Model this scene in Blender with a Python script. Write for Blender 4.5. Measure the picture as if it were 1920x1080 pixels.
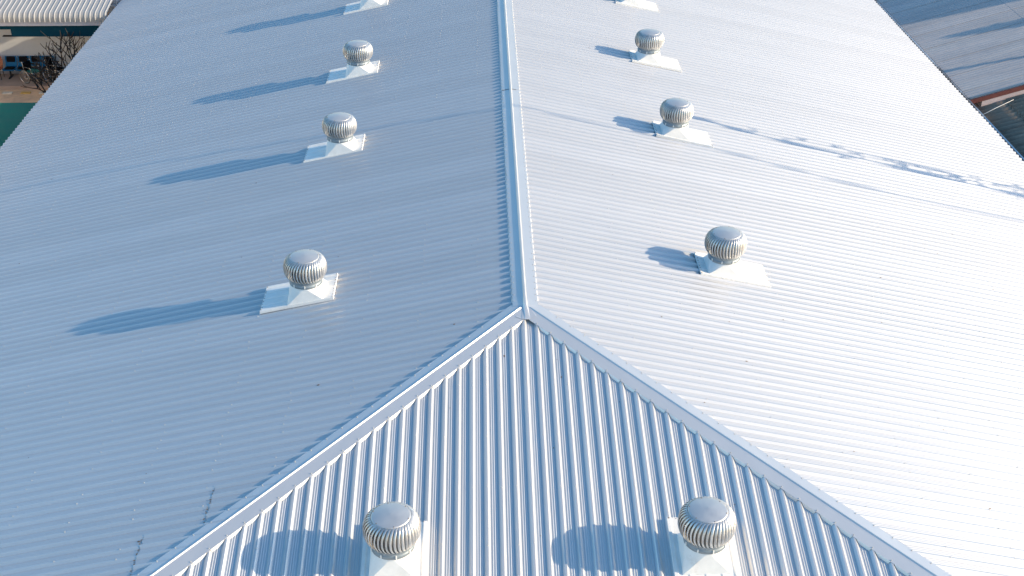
import bpy, math, random
from mathutils import Vector, Matrix
import numpy as np

random.seed(7)
for o in list(bpy.data.objects):
    bpy.data.objects.remove(o)
scene = bpy.context.scene
C = scene.collection
PI = math.pi

# ------------------------------------------------------------------ camera
F_PX = 2383.0
CAM = Vector((-0.847, -21.546, 12.531))
PITCH, YAW, ROLL = math.radians(29.461), math.radians(-1.551), math.radians(0.218)
fw = Vector((-math.sin(YAW) * math.cos(PITCH), math.cos(YAW) * math.cos(PITCH), -math.sin(PITCH)))
rt = Vector((math.cos(YAW), math.sin(YAW), 0))
up = rt.cross(fw)
r2 = math.cos(ROLL) * rt + math.sin(ROLL) * up
u2 = -math.sin(ROLL) * rt + math.cos(ROLL) * up
cam_data = bpy.data.cameras.new('camera')
cam = bpy.data.objects.new('camera', cam_data)
C.objects.link(cam)
cam_data.sensor_width = 36.0
cam_data.lens = F_PX / 1920 * 36.0
cam_data.clip_start = 0.1
cam_data.clip_end = 2000
M = Matrix.Identity(4)
for i in range(3):
    M[i][0] = r2[i]; M[i][1] = u2[i]; M[i][2] = -fw[i]; M[i][3] = CAM[i]
cam.matrix_world = M
scene.camera = cam

# ------------------------------------------------------------------ light
SUN = Vector((1.0, -0.125, 0.42))          # towards the sun
elev = math.atan2(SUN.z, math.hypot(SUN.x, SUN.y))
azim = math.atan2(SUN.x, SUN.y)             # clockwise from +Y
world = bpy.data.worlds.new('World')
scene.world = world
world.use_nodes = True
wn = world.node_tree
sky = wn.nodes.new('ShaderNodeTexSky')
sky.sky_type = 'NISHITA'
sky.sun_disc = False
sky.sun_elevation = elev
sky.sun_rotation = azim
sky.air_density = 1.0
sky.dust_density = 0.8
sky.ozone_density = 1.2
hsv = wn.nodes.new('ShaderNodeHueSaturation')
hsv.inputs['Hue'].default_value = 0.494
hsv.inputs['Saturation'].default_value = 1.32
wn.links.new(sky.outputs[0], hsv.inputs['Color'])
wn.links.new(hsv.outputs[0], wn.nodes['Background'].inputs[0])
wn.nodes['Background'].inputs[1].default_value = 0.15
sd = bpy.data.lights.new('sun', 'SUN')
sd.energy = 3.55
sd.angle = math.radians(0.5)
sd.color = (1.0, 0.83, 0.60)
so = bpy.data.objects.new('sun', sd)
C.objects.link(so)
so.rotation_euler = (-SUN).to_track_quat('-Z', 'Y').to_euler()
scene.view_settings.view_transform = 'Standard'
scene.view_settings.look = 'None'
scene.view_settings.gamma = 1.0
scene.view_settings.exposure = 0.93


# ------------------------------------------------------------------ helpers
class MB:
    def __init__(s):
        s.v = []; s.f = []; s.sm = []

    def vert(s, p):
        s.v.append(tuple(p)); return len(s.v) - 1

    def face(s, idx, smooth=False):
        s.f.append(tuple(idx)); s.sm.append(smooth)

    def quad(s, a, b, c, d, smooth=False):
        i = len(s.v); s.v += [tuple(a), tuple(b), tuple(c), tuple(d)]
        s.face((i, i + 1, i + 2, i + 3), smooth)

    def box(s, x0, x1, y0, y1, z0, z1, mtx=None):
        i = len(s.v)
        for z in (z0, z1):
            for x, y in ((x0, y0), (x1, y0), (x1, y1), (x0, y1)):
                p = Vector((x, y, z))
                s.v.append(tuple(mtx @ p if mtx else p))
        for f in ((3, 2, 1, 0), (4, 5, 6, 7), (0, 1, 5, 4), (1, 2, 6, 5), (2, 3, 7, 6), (3, 0, 4, 7)):
            s.face([i + k for k in f])

    def prism(s, bottom, top):
        """two loops of equal length, closed solid"""
        n = len(bottom); i = len(s.v)
        s.v += [tuple(p) for p in bottom] + [tuple(p) for p in top]
        s.face([i + k for k in reversed(range(n))]); s.face([i + n + k for k in range(n)])
        for k in range(n):
            s.face((i + k, i + (k + 1) % n, i + n + (k + 1) % n, i + n + k))

    def lathe(s, prof, n=24, c=(0, 0, 0), smooth=True, cap0=False, cap1=False):
        i = len(s.v)
        for r, z in prof:
            for k in range(n):
                a = 2 * PI * k / n
                s.v.append((c[0] + r * math.cos(a), c[1] + r * math.sin(a), c[2] + z))
        for j in range(len(prof) - 1):
            for k in range(n):
                a = i + j * n + k; b = i + j * n + (k + 1) % n
                s.face((a, b, b + n, a + n), smooth)
        if cap0: s.face([i + k for k in reversed(range(n))])
        if cap1: s.face([i + (len(prof) - 1) * n + k for k in range(n)])

    def tube(s, pts, rad, n=6, smooth=True, closed=False):
        pts = [Vector(p) for p in pts]
        m = len(pts)
        rads = rad if isinstance(rad, (list, tuple)) else [rad] * m
        i0 = len(s.v)
        prev = None
        for k, p in enumerate(pts):
            if closed:
                t = (pts[(k + 1) % m] - pts[k - 1]).normalized()
            else:
                t = (pts[min(k + 1, m - 1)] - pts[max(k - 1, 0)]).normalized()
            if prev is None:
                a = t.cross(Vector((0, 0, 1)))
                if a.length < 1e-3: a = t.cross(Vector((1, 0, 0)))
            else:
                a = prev - t * prev.dot(t)
            a.normalize(); prev = a
            b = t.cross(a)
            for j in range(n):
                w = 2 * PI * j / n
                s.v.append(tuple(p + (a * math.cos(w) + b * math.sin(w)) * rads[k]))
        for k in range(m if closed else m - 1):
            for j in range(n):
                q0 = i0 + k * n; q1 = i0 + ((k + 1) % m) * n
                s.face((q0 + j, q0 + (j + 1) % n, q1 + (j + 1) % n, q1 + j), smooth)
        if not closed:
            s.face([i0 + j for j in reversed(range(n))])
            s.face([i0 + (m - 1) * n + j for j in range(n)])

    def mesh(s, name, mat):
        me = bpy.data.meshes.new(name)
        me.from_pydata(s.v, [], s.f)
        me.polygons.foreach_set('use_smooth', s.sm)
        me.materials.append(mat)
        me.update()
        return me

    def build(s, name, mat, parent=None, loc=None):
        o = bpy.data.objects.new(name, s.mesh(name, mat))
        C.objects.link(o)
        if parent: o.parent = parent
        if loc: o.location = loc
        return o


def inst(name, me, parent=None, loc=(0, 0, 0), rot=(0, 0, 0)):
    o = bpy.data.objects.new(name, me)
    C.objects.link(o)
    o.location = loc; o.rotation_euler = rot
    if parent: o.parent = parent
    return o


def tag(o, label=None, cat=None, group=None, kind=None):
    if label: o['label'] = label
    if cat: o['category'] = cat
    if group: o['group'] = group
    if kind: o['kind'] = kind
    return o


def empty(name, loc, label, cat, group=None, rz=0):
    o = bpy.data.objects.new(name, None)
    C.objects.link(o); o.location = loc; o.rotation_euler = (0, 0, rz)
    o.empty_display_size = 0.2
    return tag(o, label, cat, group)


def copy_tree(o, parent=None):
    c = o.copy(); C.objects.link(c); c.parent = parent
    for ch in list(o.children):
        copy_tree(ch, c)
    return c


# ------------------------------------------------------------------ materials
def mat(name, col, rough=0.5, metal=0.0, var=0.08, vscale=3.0, stretch=(1, 1, 1), col2=None, c2lo=0.55, c2hi=0.75,
        bump=0.0, bscale=8.0, bstretch=None, rnd=0.0, rvar=0.08, spec=0.5, gloss=None):
    """procedural: noise-varied colour, optional second stain colour, noise bump, per-object tint"""
    m = bpy.data.materials.new(name); m.use_nodes = True
    nt = m.node_tree; N = nt.nodes; L = nt.links
    b = N['Principled BSDF']
    b.inputs['Metallic'].default_value = metal
    b.inputs['Specular IOR Level'].default_value = spec
    geo = N.new('ShaderNodeNewGeometry')
    mp = N.new('ShaderNodeMapping'); mp.inputs['Scale'].default_value = stretch
    L.new(geo.outputs['Position'], mp.inputs['Vector'])
    nz = N.new('ShaderNodeTexNoise'); nz.inputs['Scale'].default_value = vscale
    nz.inputs['Detail'].default_value = 6; nz.inputs['Roughness'].default_value = 0.62
    L.new(mp.outputs[0], nz.inputs['Vector'])
    mr = N.new('ShaderNodeMapRange')
    mr.inputs['From Min'].default_value = 0.3; mr.inputs['From Max'].default_value = 0.7
    mr.inputs['To Min'].default_value = 1 - var; mr.inputs['To Max'].default_value = 1 + var
    L.new(nz.outputs['Fac'], mr.inputs['Value'])
    fac = mr.outputs[0]
    if rnd:
        oi = N.new('ShaderNodeObjectInfo')
        mr2 = N.new('ShaderNodeMapRange')
        mr2.inputs['To Min'].default_value = 1 - rnd; mr2.inputs['To Max'].default_value = 1 + rnd
        L.new(oi.outputs['Random'], mr2.inputs['Value'])
        mm = N.new('ShaderNodeMath'); mm.operation = 'MULTIPLY'
        L.new(fac, mm.inputs[0]); L.new(mr2.outputs[0], mm.inputs[1]); fac = mm.outputs[0]
    mul = N.new('ShaderNodeVectorMath'); mul.operation = 'SCALE'
    mul.inputs[0].default_value = col[:3]
    L.new(fac, mul.inputs['Scale'])
    out = mul.outputs[0]
    if col2:
        nz2 = N.new('ShaderNodeTexNoise'); nz2.inputs['Scale'].default_value = vscale * 0.43
        nz2.inputs['Detail'].default_value = 8; nz2.inputs['Roughness'].default_value = 0.7
        mp2 = N.new('ShaderNodeMapping'); mp2.inputs['Scale'].default_value = stretch
        mp2.inputs['Location'].default_value = (13.1, 7.7, 3.3)
        L.new(geo.outputs['Position'], mp2.inputs['Vector']); L.new(mp2.outputs[0], nz2.inputs['Vector'])
        m2 = N.new('ShaderNodeMapRange'); m2.inputs['From Min'].default_value = c2lo; m2.inputs['From Max'].default_value = c2hi
        L.new(nz2.outputs['Fac'], m2.inputs['Value'])
        mx = N.new('ShaderNodeMix'); mx.data_type = 'RGBA'
        L.new(m2.outputs[0], mx.inputs['Factor']); L.new(out, mx.inputs['A'])
        mx.inputs['B'].default_value = (*col2[:3], 1)
        out = mx.outputs['Result']
    L.new(out, b.inputs['Base Color'])
    mr3 = N.new('ShaderNodeMapRange')
    mr3.inputs['From Min'].default_value = 0.3; mr3.inputs['From Max'].default_value = 0.7
    mr3.inputs['To Min'].default_value = max(0.02, rough - rvar); mr3.inputs['To Max'].default_value = rough + rvar
    L.new(nz.outputs['Fac'], mr3.inputs['Value']); L.new(mr3.outputs[0], b.inputs['Roughness'])
    if bump:
        mpb = N.new('ShaderNodeMapping'); mpb.inputs['Scale'].default_value = bstretch or (1, 1, 1)
        L.new(geo.outputs['Position'], mpb.inputs['Vector'])
        nb = N.new('ShaderNodeTexNoise'); nb.inputs['Scale'].default_value = bscale; nb.inputs['Detail'].default_value = 3
        L.new(mpb.outputs[0], nb.inputs['Vector'])
        bp = N.new('ShaderNodeBump'); bp.inputs['Strength'].default_value = 1.0; bp.inputs['Distance'].default_value = bump
        L.new(nb.outputs['Fac'], bp.inputs['Height']); L.new(bp.outputs[0], b.inputs['Normal'])
    if gloss:                                # a second, sharper reflection lobe, as on coated steel sheet
        gl = N.new('ShaderNodeBsdfGlossy'); gl.inputs['Roughness'].default_value = gloss[1]
        L.new(out, gl.inputs['Color'])
        if bump: L.new(bp.outputs[0], gl.inputs['Normal'])
        ms = N.new('ShaderNodeMixShader'); ms.inputs[0].default_value = gloss[0]
        L.new(b.outputs[0], ms.inputs[1]); L.new(gl.outputs[0], ms.inputs[2])
        L.new(ms.outputs[0], N['Material Output'].inputs['Surface'])
    return m


ZINC = dict(rough=0.60, metal=0.62, rnd=0.028, var=0.018, col2=(0.60, 0.55, 0.48), c2lo=0.66, c2hi=1.0, rvar=0.02, gloss=(0.26, 0.22))
ZC = (0.625, 0.62, 0.615)
m_zx = mat('zinc_sheet_side_slopes', ZC, vscale=1.6, stretch=(0.25, 2.5, 1), bump=0.0005, bscale=1.2, bstretch=(0.5, 1.5, 1), **ZINC)
m_zy = mat('zinc_sheet_hip_slope', ZC, vscale=1.6, stretch=(2.5, 0.25, 1), bump=0.0005, bscale=1.2, bstretch=(1.5, 0.5, 1), **ZINC)
m_cap = mat('zinc_flashing', ZC, vscale=1.2, bump=0.005, bscale=1.7, **{**ZINC, 'rough': 0.5, 'metal': 0.45, 'gloss': (0.2, 0.22)})
m_screw = mat('screw_head', (0.46, 0.45, 0.43), rough=0.5, metal=0.3)
m_white = mat('white_painted_steel', (0.80, 0.775, 0.735), rough=0.5, var=0.06, vscale=5, col2=(0.50, 0.42, 0.33), c2lo=0.6, c2hi=0.88, bump=0.003, bscale=5)
m_blade = mat('turbine_blade_metal', (0.60, 0.59, 0.575), rough=0.4, metal=0.7, rnd=0.16, var=0.08, vscale=9, col2=(0.40, 0.29, 0.19), c2lo=0.58, c2hi=0.85)
m_tcap = mat('turbine_cap_metal', (0.56, 0.55, 0.54), rough=0.42, metal=0.6, var=0.05, vscale=5, bump=0.006, bscale=4)
m_collar = mat('galvanised_collar', (0.24, 0.28, 0.31), rough=0.5, metal=0.4, var=0.1, vscale=14)
m_rust = mat('rusty_sealant', (0.24, 0.17, 0.12), rough=0.8, var=0.4, vscale=30)
m_dark = mat('black_rubber', (0.02, 0.02, 0.022), rough=0.6)
m_wallw = mat('warehouse_wall_render', (0.55, 0.54, 0.50), rough=0.8, vscale=1.2)
m_gutter = mat('old_gutter_metal', (0.42, 0.45, 0.50), rough=0.45, metal=0.5, vscale=2, stretch=(1, 0.4, 1), col2=(0.13, 0.085, 0.06), c2lo=0.45, c2hi=0.6)
m_ground = mat('tan_paving', (0.80, 0.56, 0.36), rough=0.85, var=0.12, vscale=1.5, col2=(0.36, 0.27, 0.2), c2lo=0.5, c2hi=0.8, bump=0.004, bscale=25)
m_slab = mat('walkway_concrete', (0.44, 0.33, 0.27), rough=0.8, var=0.12, vscale=2)
m_kerbw = mat('worn_white_kerb_paint', (0.72, 0.66, 0.55), rough=0.8, var=0.15, vscale=12)
m_kerby = mat('worn_yellow_kerb_paint', (0.66, 0.42, 0.12), rough=0.8, var=0.15, vscale=12)
m_cream = mat('cream_roof_sheet', (0.35, 0.345, 0.335), rough=0.6, metal=0.0, var=0.08, vscale=2.5, stretch=(2, 0.3, 1), col2=(0.4, 0.38, 0.34), c2lo=0.55, c2hi=0.9, rnd=0.03)
m_fasc = mat('grey_eave_trim', (0.42, 0.42, 0.46), rough=0.5, var=0.06)
m_blue = mat('dark_blue_paint', (0.002, 0.045, 0.075), rough=0.8, spec=0.1, var=0.08)
m_wall = mat('pale_render_wall', (0.72, 0.74, 0.76), rough=0.85, var=0.05, vscale=1.2)
m_shell = mat('blue_plastic', (0.008, 0.16, 0.36), rough=0.5, spec=0.2)
m_pad = mat('black_vinyl', (0.010, 0.010, 0.013), rough=0.8, spec=0.1)
m_orange = mat('terracotta_plastic', (0.42, 0.12, 0.05), rough=0.4)
m_chrome = mat('chrome_tube', (0.75, 0.75, 0.76), rough=0.18, metal=1.0, var=0.03)
m_teal = mat('teal_canvas', (0.0, 0.15, 0.095), rough=0.9, var=0.1, vscale=1.3, bump=0.01, bscale=1.5)
m_tealseat = mat('teal_vinyl', (0.02, 0.22, 0.20), rough=0.5)
m_bark = mat('dark_bark', (0.03, 0.028, 0.027), rough=0.9, var=0.3, vscale=12)
m_greyroof = mat('weathered_grey_sheet', (0.44, 0.40, 0.38), rough=0.7, metal=0.1, var=0.1, vscale=1.1, stretch=(0.3, 1.5, 1), col2=(0.52, 0.48, 0.44), c2lo=0.5, c2hi=0.75, rnd=0.05, bump=0.008, bscale=2)
m_red = mat('red_brown_paint', (0.17, 0.05, 0.04), rough=0.6, var=0.12, vscale=5)
m_pink = mat('faded_pink_render', (0.62, 0.50, 0.48), rough=0.85, var=0.06)
m_asb = mat('aged_fibre_cement', (0.30, 0.22, 0.16), rough=0.95, var=0.3, vscale=3, stretch=(0.5, 2, 1), col2=(0.45, 0.35, 0.26), c2lo=0.55, c2hi=0.75, rnd=0.1, bump=0.01, bscale=10)
m_cable = mat('black_cable', (0.02, 0.02, 0.02), rough=0.7)
m_pole = mat('concrete_pole', (0.38, 0.37, 0.35), rough=0.9, vscale=4)
m_leaf = mat('tree_leaf', (0.06, 0.10, 0.03), rough=0.6, var=0.4, vscale=2)
m_bounce = mat('bounce_wall_render', (0.74, 0.62, 0.48), rough=0.85, var=0.05)
m_glass = mat('dark_window_glass', (0.03, 0.04, 0.05), rough=0.08)

# ------------------------------------------------------------------ ground
T = math.tan(math.radians(12.36))
GZ = -7.15
g = MB(); g.quad((-400, -400, GZ), (400, -400, GZ), (400, 600, GZ), (-400, 600, GZ))
tag(g.build('ground', m_ground), kind='structure')

# ------------------------------------------------------------------ main building
WID, YFAR = 16.2, 46.0
PIT, RIBH, PAN = 0.25, 0.042, -0.059       # rib pitch, rib height, pan level under the roof plane
bld = empty('warehouse_building', (0, 15, GZ), 'huge silver hipped roof building of ribbed metal sheets filling the picture', 'building')
BOFF = Vector((0, -15, -GZ))               # child offset so that parts are written in world coordinates


def child(mb, name, m, parent=bld):
    o = mb.build(name, m, parent)
    o.location = BOFF if parent is bld else (0, 0, 0)
    return o


def sheet_profile(npitch=4, top=0.004):
    """(u, h) across one sheet: starts at the left foot of its first rib, ends at the right foot of the lap rib"""
    pr = [(-0.062, -0.001)]
    for k in range(npitch):
        u = k * PIT; t = top if k == 0 else 0
        pr += [(u - 0.053, t), (u - 0.015, RIBH + t), (u + 0.015, RIBH + t), (u + 0.053, t)]
        for c in (0.085, 0.125, 0.165):
            pr += [(u + c - 0.009, 0), (u + c, 0.006), (u + c + 0.009, 0)]
    u = npitch * PIT
    pr += [(u - 0.053, 0), (u - 0.015, RIBH), (u + 0.015, RIBH), (u + 0.053, 0)]
    return pr


PROF = sheet_profile()


def plane_pt(side, u, w, h):
    """side L/R: u = y, w = |x| ; side H: u = x, w = -y"""
    z = -w * T + PAN + h
    if side == 'L': return (-w, u, z)
    if side == 'R': return (w, u, z)
    return (u, -w, z)


def sheet(side, u0, wtop_fn, wbot_fn, lift=0.0, prof=PROF, flip=False):
    mb = MB(); n = 0
    prev = None
    for du, h in prof:
        u = u0 + du
        w0, w1 = wtop_fn(u), wbot_fn(u)
        if w1 - w0 < 0.02:
            prev = None; continue
        a = mb.vert(plane_pt(side, u, w0, h + lift)); b = mb.vert(plane_pt(side, u, w1, h + lift))
        if prev:
            f = (prev[0], a, b, prev[1]) if side != 'R' else (prev[0], prev[1], b, a)
            mb.face(f[::-1] if side == 'L' else f); n += 1
        prev = (a, b)
    return mb if n else None


rnd_edge = {}
top_side = lambda u: max(0.05, -u + 0.04)
bot_side = lambda u: WID
U0S = -0.05
for side in 'LR':
    for i in range(-17, 46):
        jit = random.uniform(-0.012, 0.012)
        mb = sheet(side, U0S + i, top_side, lambda u, j=jit: WID + j)
        if mb: child(mb, 'roof_sheet', m_zx)
U0H = 0.2055
for i in range(-17, 17):
    mb = sheet('H', U0H - 0.25 + i, lambda u: abs(u) + 0.04, lambda u: WID)
    if mb: child(mb, 'roof_sheet', m_zy)
# two short replacement sheets lapped beside the left hip, with a rusty sealed end joint
for x_end, i in ((5.48, -5), (6.50, -6)):
    mb = sheet('L', U0S + i, lambda u: max(0.05, -u + 0.04), lambda u, e=x_end: e + 0.03 * math.sin(u * 40) * 0.3, lift=0.009)
    o = child(mb, 'roof_sheet', m_zx)
    tag(o, 'short patch sheet with rusty end joint beside the left hip')
    for k in range(4):
        sm = MB()
        for du, dw, s in ((0.045, 0, 0.012), (0.085, 0.02, 0.017), (0.13, 0.01, 0.012), (0.18, 0.03, 0.018), (0.215, 0.01, 0.013)):
            u = U0S + i + k * PIT + du
            w = x_end + dw + random.uniform(-0.02, 0.02)
            h = 0.012 if 0.05 < du < 0.2 else 0.025
            pts = [plane_pt('L', u + s * math.cos(a) * random.uniform(.7, 1.2), w + 1.1 * s * math.sin(a) * random.uniform(.6, 1.3), h) for a in (0, 1.05, 2.1, 3.14, 4.19, 5.24)]
            j = len(sm.v); sm.v += pts; sm.face(range(j, j + 6))
        child(sm, 'joint_sealant', m_rust)

# screws
random.seed(3)


def screws(side, u_list, w_rows, wtop, prob):
    mb = MB()
    for w in w_rows:
        wj = random.uniform(-0.03, 0.03)
        for u in u_list:
            if w < wtop(u) + 0.35 or random.random() > prob: continue
            uu = u + random.uniform(-0.006, 0.006); ww = w + wj + random.uniform(-0.025, 0.025)
            b = [plane_pt(side, uu + 0.013 * math.cos(a), ww + 0.013 * math.sin(a), RIBH - 0.001) for a in (0, 1.05, 2.1, 3.14, 4.19, 5.24)]
            t = [plane_pt(side, uu + 0.008 * math.cos(a), ww + 0.008 * math.sin(a), RIBH + 0.012) for a in (0, 1.05, 2.1, 3.14, 4.19, 5.24)]
            mb.prism(b, t)
    o = child(mb, 'roof_screws', m_screw)
    tag(o, kind='stuff')


rows = [0.95 + 1.17 * k for k in range(13)]
us = [U0S + k * PIT for k in range(-64, 182)]
screws('L', us, rows, top_side, 0.5)
screws('R', us, rows, top_side, 0.55)
screws('H', [U0H - 0.25 + k * PIT for k in range(-64, 66)], rows, lambda u: abs(u), 0.5)

# ridge cap, in lengths, and hip caps, each with folded edge tabs between the ribs
CAPH = RIBH + PAN + 0.006                  # wing level relative to the roof plane
WING, HW = 0.245, 0.27


def cap_strip(pts_fn, t0, t1, offs, nseg=1):
    """offs: list of (a, dz); pts_fn(t, a, dz) -> point"""
    mb = MB()
    for j in range(nseg + 1):
        t = t0 + (t1 - t0) * j / nseg
        for a, dz in offs: mb.vert(pts_fn(t, a, dz))
    n = len(offs)
    for j in range(nseg):
        for k in range(n - 1):
            mb.face((j * n + k, (j + 1) * n + k, (j + 1) * n + k + 1, j * n + k + 1))
    # underside skin so that the sheet has thickness
    i0 = len(mb.v)
    for j in range(nseg + 1):
        t = t0 + (t1 - t0) * j / nseg
        for a, dz in offs: mb.vert(pts_fn(t, a, dz - 0.004))
    for j in range(nseg):
        for k in range(n - 1):
            mb.face((i0 + j * n + k, i0 + j * n + k + 1, i0 + (j + 1) * n + k + 1, i0 + (j + 1) * n + k))
    for k in (0, n - 1):
        for j in range(nseg):
            mb.face((j * n + k, i0 + j * n + k, i0 + (j + 1) * n + k, (j + 1) * n + k))
    for j in (0, nseg):
        for k in range(n - 1):
            mb.face((j * n + k, j * n + k + 1, i0 + j * n + k + 1, i0 + j * n + k))
    return mb


FOLD = [(-0.035, 0.0), (-0.012, 0.030), (0.012, 0.030), (0.035, 0.0)]


def ridge_pt(t, a, dz):
    wob = 0.004 * math.sin(t * 2.3) + 0.003 * math.sin(t * 5.1 + 1)
    return (a + (wob if abs(a) > 0.1 else 0), t, -abs(a) * T + CAPH + dz + 0.3 * wob)


def tab_ridge(sgn):
    """tab between two ribs hanging from the ridge cap edge; local origin at the rib centre"""
    mb = MB()
    x0, x1 = sgn * (WING - 0.001), sgn * (WING + 0.022)
    zt, zb = -WING * T + CAPH - 0.001, -WING * T + PAN + 0.002
    y = [0.024, 0.226, 0.196, 0.054]
    a = [(x0, y[0], zt), (x0, y[1], zt), (x1, y[2], zb), (x1, y[3], zb)]
    b = [(p[0] + sgn * 0.003, p[1], p[2]) for p in a]
    mb.prism(a, b)
    return mb.mesh('edge_tab', m_cap)


tabL, tabR = tab_ridge(-1), tab_ridge(1)
segs = [(0.06, 11.95), (11.9, 24.1), (24.05, 36.2), (36.15, YFAR)]
for si, (a, b) in enumerate(segs):
    lift = 0.004 * (si % 2)
    mb = cap_strip(lambda t, o, dz, l=lift: ridge_pt(t, o, dz + l), a, b,
                   [(-WING, 0)] + FOLD + [(WING, 0)], nseg=max(4, int((b - a) * 2)))
    cap = child(mb, 'ridge_cap', m_cap)
    if si < 2:
        for k in range(-1, 100):
            u = U0S + k * PIT
            if a - 0.02 <= u + 0.02 < b - 0.1:
                inst('edge_tab', tabL, cap, (0, u, 0)); inst('edge_tab', tabR, cap, (0, u, 0))
    # screws down both edges of the length
    sm = MB()
    for k in range(int((b - a) / PIT)):
        for s in (-1, 1):
            y = U0S + (math.ceil((a - U0S) / PIT) + k) * PIT
            x = s * (WING - 0.03); z = -abs(x) * T + CAPH + 0.003
            c6 = [(math.cos(q), math.sin(q)) for q in (0, 1.05, 2.1, 3.14, 4.19, 5.24)]
            sm.prism([(x + 0.011 * p, y + 0.011 * q, z) for p, q in c6], [(x + 0.007 * p, y + 0.007 * q, z + 0.012) for p, q in c6])
    o = sm.build('cap_screws', m_screw, cap); tag(o, kind='stuff')

js = MB()                                  # dark sealant line where two ridge cap lengths meet
for a_, b_ in ((-0.24, -0.04), (0.04, 0.16)):
    js.prism([(a_, 11.885, -abs(a_) * T + CAPH + .003), (b_, 11.885, -abs(b_) * T + CAPH + .003), (b_, 11.90, -abs(b_) * T + CAPH + .003), (a_, 11.90, -abs(a_) * T + CAPH + .003)],
             [(a_, 11.885, -abs(a_) * T + CAPH + .008), (b_, 11.885, -abs(b_) * T + CAPH + .008), (b_, 11.90, -abs(b_) * T + CAPH + .008), (a_, 11.90, -abs(a_) * T + CAPH + .008)])
child(js, 'joint_sealant', m_dark)
# the ridge's front end piece folded down over both hips
S2 = math.sqrt(0.5)


def hip_pt(sgn):
    """t = distance |x| = |y| along the crest, a > 0 towards the hip slope"""
    def f(t, a, dz):
        x, y = -t + a * S2, -t - a * S2
        z = (y * T if a > 0 else -abs(x) * T)
        wob = 0.004 * math.sin(t * 2.9 + sgn) + 0.003 * math.sin(t * 6.3)
        return (-sgn * x if sgn > 0 else x, y, z + CAPH + dz + (0.5 * wob if abs(a) > 0.1 else 0))
    return f


HFOLD = [(-0.03, 0.0), (-0.008, 0.018), (0.006, 0.018), (0.020, 0.001)]
for sgn in (-1, 1):
    fn = hip_pt(sgn)
    mb = cap_strip(fn, 0.1, WID + 0.05, [(-HW + 0.02, 0)] + HFOLD + [(HW, 0)], nseg=40)
    cap = child(mb, 'hip_cap', m_cap)
    # tabs on the hip slope side, one between each pair of ribs
    def edge_hip(x):            # y of the cap edge on the hip slope at a given x
        return -(abs(x) + 2 * HW * S2)
    def edge_side(y):           # |x| of the cap edge on the side slope at a given y
        return -y + 2 * (HW - 0.02) * S2
    mesh_h = None
    far = MB()
    for k in range(-66, 67):
        xr = U0H + k * PIT
        xm = xr + PIT / 2
        if xm * sgn < 0.12 or abs(xm) > WID - 0.6: continue
        y0, y1 = edge_hip(xr + 0.026), edge_hip(xr + PIT - 0.026)
        y2, y3 = edge_hip(xr + PIT - 0.055) - 0.03, edge_hip(xr + 0.055) - 0.03
        a = [(xr + 0.026, y0 + .001, y0 * T + CAPH - 0.001), (xr + PIT - 0.026, y1 + .001, y1 * T + CAPH - 0.001),
             (xr + PIT - 0.055, y2, y2 * T + PAN + 0.002), (xr + 0.055, y3, y3 * T + PAN + 0.002)]
        if abs(xm) < 8.6:
            if mesh_h is None:
                o0 = Vector((xr, edge_hip(xr + .026), edge_hip(xr + .026) * T)); t = MB()
                aa = [Vector(p) - o0 for p in a]
                t.prism(aa, [p + Vector((0, -0.004, 0)) for p in aa]); mesh_h = t.mesh('edge_tab', m_cap)
            yy = edge_hip(xr + .026)
            inst('edge_tab', mesh_h, cap, (xr, yy, yy * T))
        else:
            far.prism(a, [(p[0], p[1] - 0.004, p[2]) for p in a])
    mesh_s = None
    for k in range(-66, 0):
        yr = U0S + k * PIT
        if yr + PIT > -0.12: continue
        w0, w1 = edge_side(yr + 0.026), edge_side(yr + PIT - 0.026)
        w2, w3 = edge_side(yr + PIT - 0.055) + 0.012, edge_side(yr + 0.055) + 0.012
        a = [(sgn * (w0 - .001), yr + 0.026, -w0 * T + CAPH - .001), (sgn * (w1 - .001), yr + PIT - 0.026, -w1 * T + CAPH - .001),
             (sgn * w2, yr + PIT - 0.055, -w2 * T + PAN + .002), (sgn * w3, yr + 0.055, -w3 * T + PAN + .002)]
        if w0 > WID - 0.4: continue
        if yr > -8.4:
            if mesh_s is None:
                o0 = Vector((sgn * w0, yr, -w0 * T)); t = MB()
                aa = [Vector(p) - o0 for p in a]
                t.prism(aa, [p + Vector((sgn * 0.004, 0, 0)) for p in aa]); mesh_s = t.mesh('edge_tab', m_cap)
            inst('edge_tab', mesh_s, cap, (sgn * w0, yr, -w0 * T))
        else:
            far.prism(a, [(p[0] + sgn * 0.004, p[1], p[2]) for p in a])
    tag(far.build('edge_tabs_beyond', m_cap, cap), kind='stuff')
    sm = MB()
    c6 = [(math.cos(q), math.sin(q)) for q in (0, 1.05, 2.1, 3.14, 4.19, 5.24)]
    for k in range(-66, 67):
        xr = U0H + k * PIT
        if xr * sgn < 0.1 or abs(xr) > WID - .7: continue
        y = edge_hip(xr) + 0.045; z = y * T + CAPH + 0.003
        sm.prism([(xr + 0.011 * p, y + 0.011 * q, z) for p, q in c6], [(xr + 0.007 * p, y + 0.007 * q, z + 0.014) for p, q in c6])
        yr = U0S + (-abs(k)) * PIT
        if k * sgn > 0 and yr > -WID + .6:
            x = sgn * (edge_side(yr) - 0.045); z = -abs(x) * T + CAPH + 0.003
            sm.prism([(x + 0.011 * p, yr + 0.011 * q, z) for p, q in c6], [(x + 0.007 * p, yr + 0.007 * q, z + 0.014) for p, q in c6])
    tag(sm.build('cap_screws', m_screw, cap), kind='stuff')

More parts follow.
